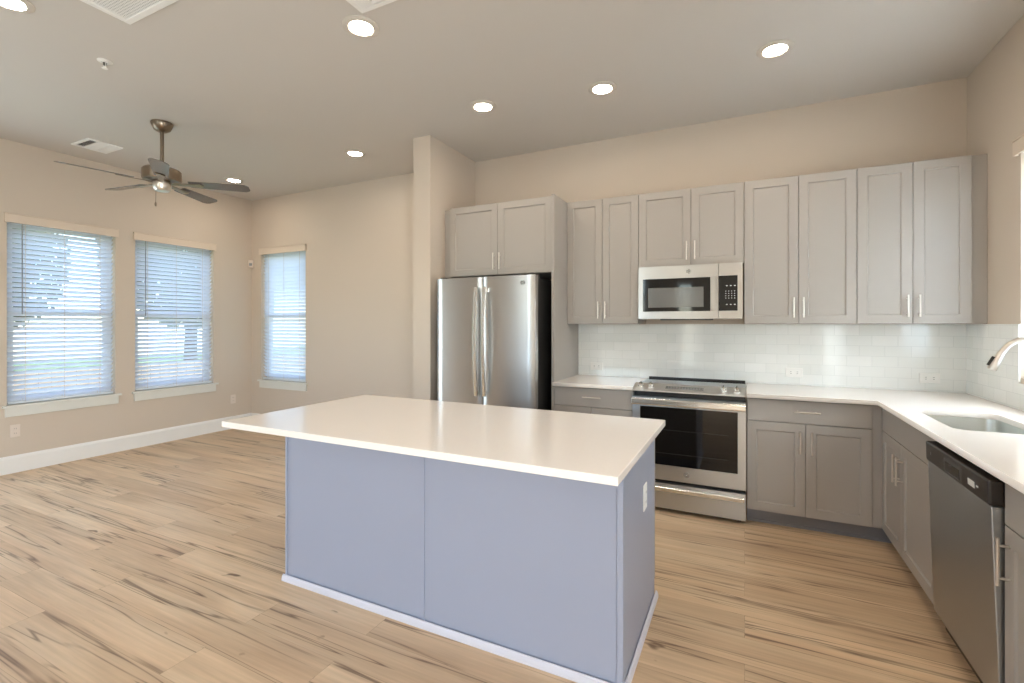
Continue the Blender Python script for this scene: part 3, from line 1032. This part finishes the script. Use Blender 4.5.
for i in range(13):
    kk.box(-0.145 + i * 0.0195, -0.145 + i * 0.0195 + 0.012, -0.012, -0.004, 0.0014, 0.0018)
    kk.box(-0.145 + i * 0.0195, -0.145 + i * 0.0195 + 0.009, 0.004, 0.012, 0.0014, 0.0018)
kk.xform(Matrix.Translation((0, 0.045, 0.9054)) @ Matrix.Rotation(sl, 4, 'X'))
kk.build('key_markings', M['slot'], dpo)
# oven door
dz0, dz1 = 0.238, 0.834
wx0, wx1, wz0, wz1 = 0.055 - w2, 0.712 - w2, 0.345, 0.766
bm_ = MB()
bm_.box(-w2, wx0, 0, 0.043, dz0, dz1).box(wx1, w2, 0, 0.043, dz0, dz1).box(wx0, wx1, 0, 0.043, dz0, wz0).box(wx0, wx1, 0, 0.043, wz1, dz1)
od = bm_.build('oven_door', M['steel'], r, 0.0)
MB().box(wx0 + 0.0003, wx1 - 0.0003, 0.003, 0.04, wz0 + 0.0003, wz1 - 0.0003).build('oven_window', M['glass_black'], od)
rk = MB()
for z in (0.43, 0.60):
    rk.box(wx0 + 0.06, wx1 - 0.06, 0.0022, 0.0028, z, z + 0.003)
rk.build('rack_lines', M['dark'], od)
hb = MB().prism([(-0.050, 0.783), (-0.056, 0.790), (-0.056, 0.820), (-0.050, 0.829), (-0.040, 0.829), (-0.036, 0.82), (-0.036, 0.79), (-0.040, 0.783)], -w2 + 0.002, w2 - 0.002)
for x in (-w2 + 0.03, w2 - 0.05):
    hb.box(x, x + 0.022, -0.037, 0.001, 0.792, 0.820)
hb.build('handle', M['bright'], od, 0.001)
badge(od, 0.0, 0.292, 0.020)
dw_ = MB().box(-w2, w2, 0.002, 0.043, 0.030, 0.212).build('storage_drawer', M['steel'], r, 0.002)
hb = MB().prism([(-0.024, 0.158), (-0.030, 0.163), (-0.030, 0.186), (-0.024, 0.191), (0.003, 0.194), (0.003, 0.182), (-0.018, 0.180), (-0.018, 0.160)], -w2 + 0.01, w2 - 0.01)
hb.build('handle', M['bright'], dw_, 0.001)

# ------------------------------------------------------------------ microwave
MX0, MX1, MY, MZ0, MZ1 = -0.768, -0.012, 3.892, 1.412, 1.826
r = thing('microwave_oven', 'stainless steel over-the-range microwave under the short cabinet', 'microwave', ((MX0 + MX1) / 2, MY, MZ0))
w2 = (MX1 - MX0) / 2
hh = MZ1 - MZ0
MB().box(-w2 + 0.003, w2 - 0.003, 0.05, 0.388, 0.012, hh - 0.001).build('body', M['dark'], r, 0.002)
cx = (MX0 + MX1) / 2
ds = -0.176 - cx                         # split between door and control side
a0, a1, g0, g1 = -0.733 - cx, -0.232 - cx, 0.058, 0.316
f = MB()
f.box(-w2, a0, 0, 0.048, 0, hh).box(a0, a1, 0, 0.048, 0, g0).box(a0, a1, 0, 0.048, g1, hh).box(a1, ds - 0.0015, 0, 0.048, 0, hh)
md = f.build('door', M['fridge_steel'], r)
gl = MB().box(a0 + 0.0002, a1 - 0.0002, -0.001, 0.045, g0 + 0.0002, g1 - 0.0002).build('door_glass', M['glass_black'], md)
MB().box(a0 + 0.042, a1 - 0.048, -0.0022, -0.0012, g0 + 0.032, g1 - 0.072).build('window_screen', M['mw_glass'], md)
MB().box(a1 + 0.003, a1 + 0.042, -0.026, -0.006, g0 + 0.004, g1 + 0.004).box(a1 + 0.012, a1 + 0.030, -0.006, 0.001, g0 + 0.02, g0 + 0.04).box(a1 + 0.012, a1 + 0.030, -0.006, 0.001, g1 - 0.04, g1 - 0.02).build('handle', M['fridge_steel'], md, 0.004)
badge(md, -0.387 - cx, hh - 0.048, 0.018)
c0, c1 = -0.186 - cx + 0.012, -0.046 - cx
cs = MB().box(ds + 0.0015, c0, 0, 0.048, 0, hh).box(c1, w2, 0, 0.048, 0, hh).box(c0, c1, 0, 0.048, 0, g0).box(c0, c1, 0, 0.048, g1 + 0.005, hh).build('control_side', M['fridge_steel'], r)
cpn = MB().box(c0 + 0.0002, c1 - 0.0002, -0.001, 0.045, g0 + 0.0002, g1 + 0.0048).build('control_panel', M['glass_black'], r)
kk = MB()
def key(u, v, a=0.0055, bb=0.003):
    kk.box(u - a, u + a, -0.0016, -0.0011, v - bb, v + bb)
for v in (0.245,):
    for i in range(3):
        key(c0 + 0.055 + i * 0.027, v, 0.0055, 0.003)
for j in range(4):
    for i in range(4):
        key(c0 + 0.048 + i * 0.020, 0.205 - j * 0.0175, 0.003, 0.0022)
for i in range(3):
    key(c0 + 0.055 + i * 0.027, 0.105, 0.0055, 0.003)
kk.build('key_markings', M['keys'], cpn)
MB().box(-w2 + 0.17, w2 - 0.20, -0.004, 0.05, -0.010, -0.0008).build('vent_lip', M['black'], r, 0.002)
MB().box(-w2 + 0.01, w2 - 0.01, 0.05, 0.38, 0.0, 0.0115).build('underside', M['grey'], r, 0.001)

# ------------------------------------------------------------------ dishwasher (door stands slightly open at the top)
DW = 0.618
r = thing('dishwasher', 'stainless steel dishwasher with black control strip, door slightly ajar', 'dishwasher', (XF, 2.737, 0), -PI / 2)
MB().box(0.004, DW - 0.004, 0.032, 0.58, 0.02, 0.845).build('tub', M['black'], r, 0.002)
MB().box(0.004, DW - 0.004, 0.06, 0.075, 0.0, 0.095).build('toe_panel', M['black'], r)
def leaned(x0, x1, y0, y1, z0, z1):
    k = lambda z: -0.012 - 0.024 * (z - 0.10) / 0.75
    pts = []
    for x in (x0, x1):
        for y in (y0, y1):
            for z in (z0, z1):
                pts.append((x, y + k(z), z))
    return MB().hexa(pts)
dd = leaned(0.003, DW - 0.003, 0.004, 0.042, 0.10, 0.762).build('door', M['steel_y'], r, 0.003)
cs = leaned(0.003, DW - 0.003, -0.002, 0.043, 0.7635, 0.849).build('control_strip', M['brownblack'], r, 0.008, seg=3)
leaned(0.225, 0.395, -0.0032, -0.0021, 0.772, 0.828).build('grip_rim', M['slot'], cs, 0.004)
leaned(0.240, 0.380, -0.0042, -0.0033, 0.779, 0.818).build('grip_recess', M['glass_black'], cs, 0.004)
kk = leaned(0.455, 0.51, -0.0033, -0.0021, 0.790, 0.812)
b2 = leaned(0.525, 0.540, -0.0033, -0.0021, 0.800, 0.806)
kk.build('label_sticker', M['keys'], cs)
b2.build('status_mark', M['keys'], cs)
kk = leaned(0.07, 0.075, -0.0033, -0.0021, 0.80, 0.812)
kk.build('button_mark', M['grey'], cs)

# ------------------------------------------------------------------ ceiling lights
def can_light(label, x, y):
    r = thing('recessed_light', label, 'ceiling light', (x, y, ZC), 0, 'round recessed ceiling lights')
    MB().lathe([(0.102, 0.0), (0.102, -0.004), (0.092, -0.010), (0.070, -0.012), (0.064, -0.006), (0.064, 0.0)], 40, cap0=False, cap1=False).build('trim_ring', M['ring'], r, smooth=True)
    MB().lathe([(0.0645, -0.001), (0.0635, -0.007), (0.05, -0.0085), (0.002, -0.009)], 36, cap0=False).build('lens', M['lens'], r, smooth=True)
    return r
can_light('round recessed light in the ceiling nearest the right wall', 0.168, 3.335)
can_light('round recessed light in the ceiling above the microwave and range', -0.913, 3.343)
can_light('round recessed light in the ceiling before the refrigerator cabinet', -1.819, 3.213)
can_light('round recessed light in the ceiling beside the square air register', -1.956, 2.052)
can_light('round recessed light in the ceiling just left of the partition', -3.452, 3.541)
can_light('round recessed light in the ceiling behind the fan blade tip', -5.371, 3.581)
can_light('round recessed light cut by the top left picture corner', -3.448, 1.077)
# unseen ceiling lights added above the camera to brighten the right floor and fronts
can_light('added round fill light over the dishwasher, above the picture', 0.168, 2.05)
can_light('added round fill light over the floor right of the island, above the picture', 0.168, 0.75)
can_light('added round fill light over the dishwasher aisle, nearest the camera above the picture', 0.62, 1.35)
can_light('added round fill light before the island, between two others above the picture', -0.913, 0.75)

# ------------------------------------------------------------------ ceiling registers, sprinkler
def register(label, x0, x1, y0, y1, kind, rz=0.0):
    r = thing('ceiling_vent', label, 'vent', ((x0 + x1) / 2, (y0 + y1) / 2, ZC), rz, 'white ceiling air vents')
    a, b_ = (x1 - x0) / 2, (y1 - y0) / 2
    if rz:
        a, b_ = b_, a
    fr = 0.035 if kind == 'return' else 0.026
    f = MB()
    f.box(-a, a, -b_, -b_ + fr, -0.012, 0).box(-a, a, b_ - fr, b_, -0.012, 0).box(-a, -a + fr, -b_ + fr, b_ - fr, -0.012, 0).box(a - fr, a, -b_ + fr, b_ - fr, -0.012, 0)
    f.build('frame', M['white'], r, 0.003)
    MB().box(-a + fr, a - fr, -b_ + fr, b_ - fr, -0.0015, -0.0005).build('backing', M['slot'], r)
    l = MB()
    if kind == 'return':
        n = 40
        st = (2 * (a - fr)) / n
        for i in range(n):
            x = -a + fr + st * i
            l.box(x, x + st * 0.5, -b_ + fr, b_ - fr, -0.008, -0.006)
        st = (2 * (b_ - fr)) / n
        for i in range(n):
            y = -b_ + fr + st * i
            l.box(-a + fr, a - fr, y, y + st * 0.5, -0.0058, -0.004)
    else:
        # three banks of angled louvres
        X0, X1, Y0, Y1 = -a + fr, a - fr, -b_ + fr, b_ - fr
        t0, t1 = X0 + (X1 - X0) * 0.28, X0 + (X1 - X0) * 0.72
        def lou(ax, p, q0, q1, s):
            w_ = 0.0065
            if ax == 'x':      # runs along y
                l.hexa([(p - w_ * s, q0, -0.002), (p + w_ * s, q0, -0.012), (p - w_ * s, q1, -0.002), (p + w_ * s, q1, -0.012),
                        (p - w_ * s + 0.002, q0, -0.002), (p + w_ * s + 0.002, q0, -0.012), (p - w_ * s + 0.002, q1, -0.002), (p + w_ * s + 0.002, q1, -0.012)])
            else:
                l.hexa([(q0, p - w_ * s, -0.002), (q0, p + w_ * s, -0.012), (q1, p - w_ * s, -0.002), (q1, p + w_ * s, -0.012),
                        (q0, p - w_ * s + 0.002, -0.002), (q0, p + w_ * s + 0.002, -0.012), (q1, p - w_ * s + 0.002, -0.002), (q1, p + w_ * s + 0.002, -0.012)])
        k = 5
        for i in range(k):
            lou('x', X0 + (t0 - X0) * (i + 0.5) / k, Y0, Y1, -1)
            lou('x', t1 + (X1 - t1) * (i + 0.5) / k, Y0, Y1, 1)
        for i in range(8):
            lou('y', Y0 + (Y1 - Y0) * (i + 0.5) / 8, t0 + 0.004, t1 - 0.004, 1)
        l.box(t0 - 0.003, t0 + 0.003, Y0, Y1, -0.012, -0.002).box(t1 - 0.003, t1 + 0.003, Y0, Y1, -0.012, -0.002)
    l.build('louvres' if kind != 'return' else 'perforated_face', M['white'], r)
    return r
register('large square return air grille at the top left of the ceiling', -3.095, -2.49, 0.855, 1.46, 'return')
register('oblong white air register in the ceiling left of the fan', -5.65, -5.335, 2.185, 2.46, 'supply', PI / 2)
register('square white air register cut by the top picture edge', -1.857, -1.52, 1.62, 1.957, 'supply')
r = thing('fire_sprinkler', 'small white sprinkler head in the ceiling before the fan', 'sprinkler', (-3.69, 1.60, ZC))
MB().lathe([(0.040, 0), (0.040, -0.003), (0.018, -0.010), (0.016, -0.002)], 28, cap0=False).build('escutcheon', M['white'], r, smooth=True)
MB().lathe([(0.010, -0.0105), (0.010, -0.024), (0.006, -0.028)], 16).build('nozzle', M['slot'], r, smooth=True)
MB().box(-0.012, -0.009, -0.002, 0.002, -0.045, -0.0105).box(0.009, 0.012, -0.002, 0.002, -0.045, -0.0105).build('yoke', M['white'], r)
MB().lathe([(0.017, -0.0455), (0.017, -0.048), (0.004, -0.049)], 20).build('deflector', M['white'], r, smooth=True)

# motion sensor in the corner
r = thing('motion_sensor', 'small white motion sensor high in the room corner', 'sensor', (XL + 0.031, YB - 0.031, 2.14), PI / 4)
MB().loops([[(-0.034, 0.012, 0), (-0.026, -0.02, 0), (0.026, -0.02, 0), (0.034, 0.012, 0)], [(-0.034, 0.012, 0.10), (-0.026, -0.026, 0.10), (0.026, -0.026, 0.10), (0.034, 0.012, 0.10)]]).build('housing', M['almond'], r, 0.004)
MB().box(-0.018, 0.018, -0.026, -0.0235, 0.022, 0.058).build('sensor_window', M['grey'], r, 0.001)

# ------------------------------------------------------------------ ceiling fan
r = thing('ceiling_fan', 'five blade ceiling fan hanging from a rod in the living area', 'fan', (-4.393, 2.302, ZC))
MB().lathe([(0.078, 0), (0.080, -0.012), (0.060, -0.060), (0.030, -0.078), (0.014, -0.080)], 36, cap0=False).build('ceiling_mount', M['bronze'], r, smooth=True)
MB().tube([(0, 0, -0.079), (0, 0, -0.375)], 0.014, 16).build('downrod', M['bronze'], r, smooth=True)
MB().lathe([(0.020, -0.34), (0.035, -0.35), (0.045, -0.372), (0.06, -0.376), (0.128, -0.392), (0.140, -0.405), (0.140, -0.475), (0.132, -0.488), (0.09, -0.492), (0.05, -0.493)], 40).build('motor_housing', M['bronze'], r, smooth=True)
MB().lathe([(0.062, -0.494), (0.066, -0.505), (0.064, -0.555), (0.050, -0.572), (0.012, -0.578)], 32).build('switch_cup', M['nickel'], r, smooth=True)
for x, ln in ((-0.03, 0.10),):
    ch = MB().tube([(x, -0.03, -0.568), (x, -0.032, -0.568 - ln)], 0.0022, 6).build('pull_chain', M['bronze'], r, smooth=True)
    MB().lathe([(0.002, 0), (0.007, -0.008), (0.008, -0.028), (0.003, -0.038)], 12, (x, -0.032, -0.566 - ln)).build('pull_bob', M['bronze'], ch, smooth=True)
for k in range(5):
    ang = math.radians(42.5 + 72 * k)
    rot = Matrix.Rotation(ang, 4, 'Z') @ Matrix.Translation((0, 0, -0.50)) @ Matrix.Rotation(math.radians(-12), 4, 'X')
    out = []
    n = 8
    for i in range(n + 1):
        t = i / n
        out.append((0.20 + 0.40 * t, 0.048 + 0.018 * t))
    for i in range(1, 7):
        a = PI / 2 * i / 7
        out.append((0.60 + 0.06 * math.sin(a), 0.066 - 0.045 * (1 - math.cos(a)) * 1.0))
    poly = out + [(x, -y) for x, y in reversed(out)]
    bl = MB().loops([[(x, y, -0.003) for x, y in poly], [(x, y, 0.003) for x, y in poly]])
    bl.xform(rot)
    blo = bl.build('blade', M['blade'], r, 0.0012)
    ir = MB().loops([[(0.07, -0.018, -0.011), (0.07, 0.018, -0.011), (0.19, 0.022, -0.011), (0.29, 0.034, -0.011), (0.31, 0.0, -0.011), (0.29, -0.034, -0.011), (0.19, -0.022, -0.011)],
                     [(0.07, -0.018, -0.0045), (0.07, 0.018, -0.0045), (0.19, 0.022, -0.0045), (0.29, 0.034, -0.0045), (0.31, 0.0, -0.0045), (0.29, -0.034, -0.0045), (0.19, -0.022, -0.0045)]])
    ir.xform(rot)
    ir.build('blade_bracket', M['bronze'], blo, 0.001)
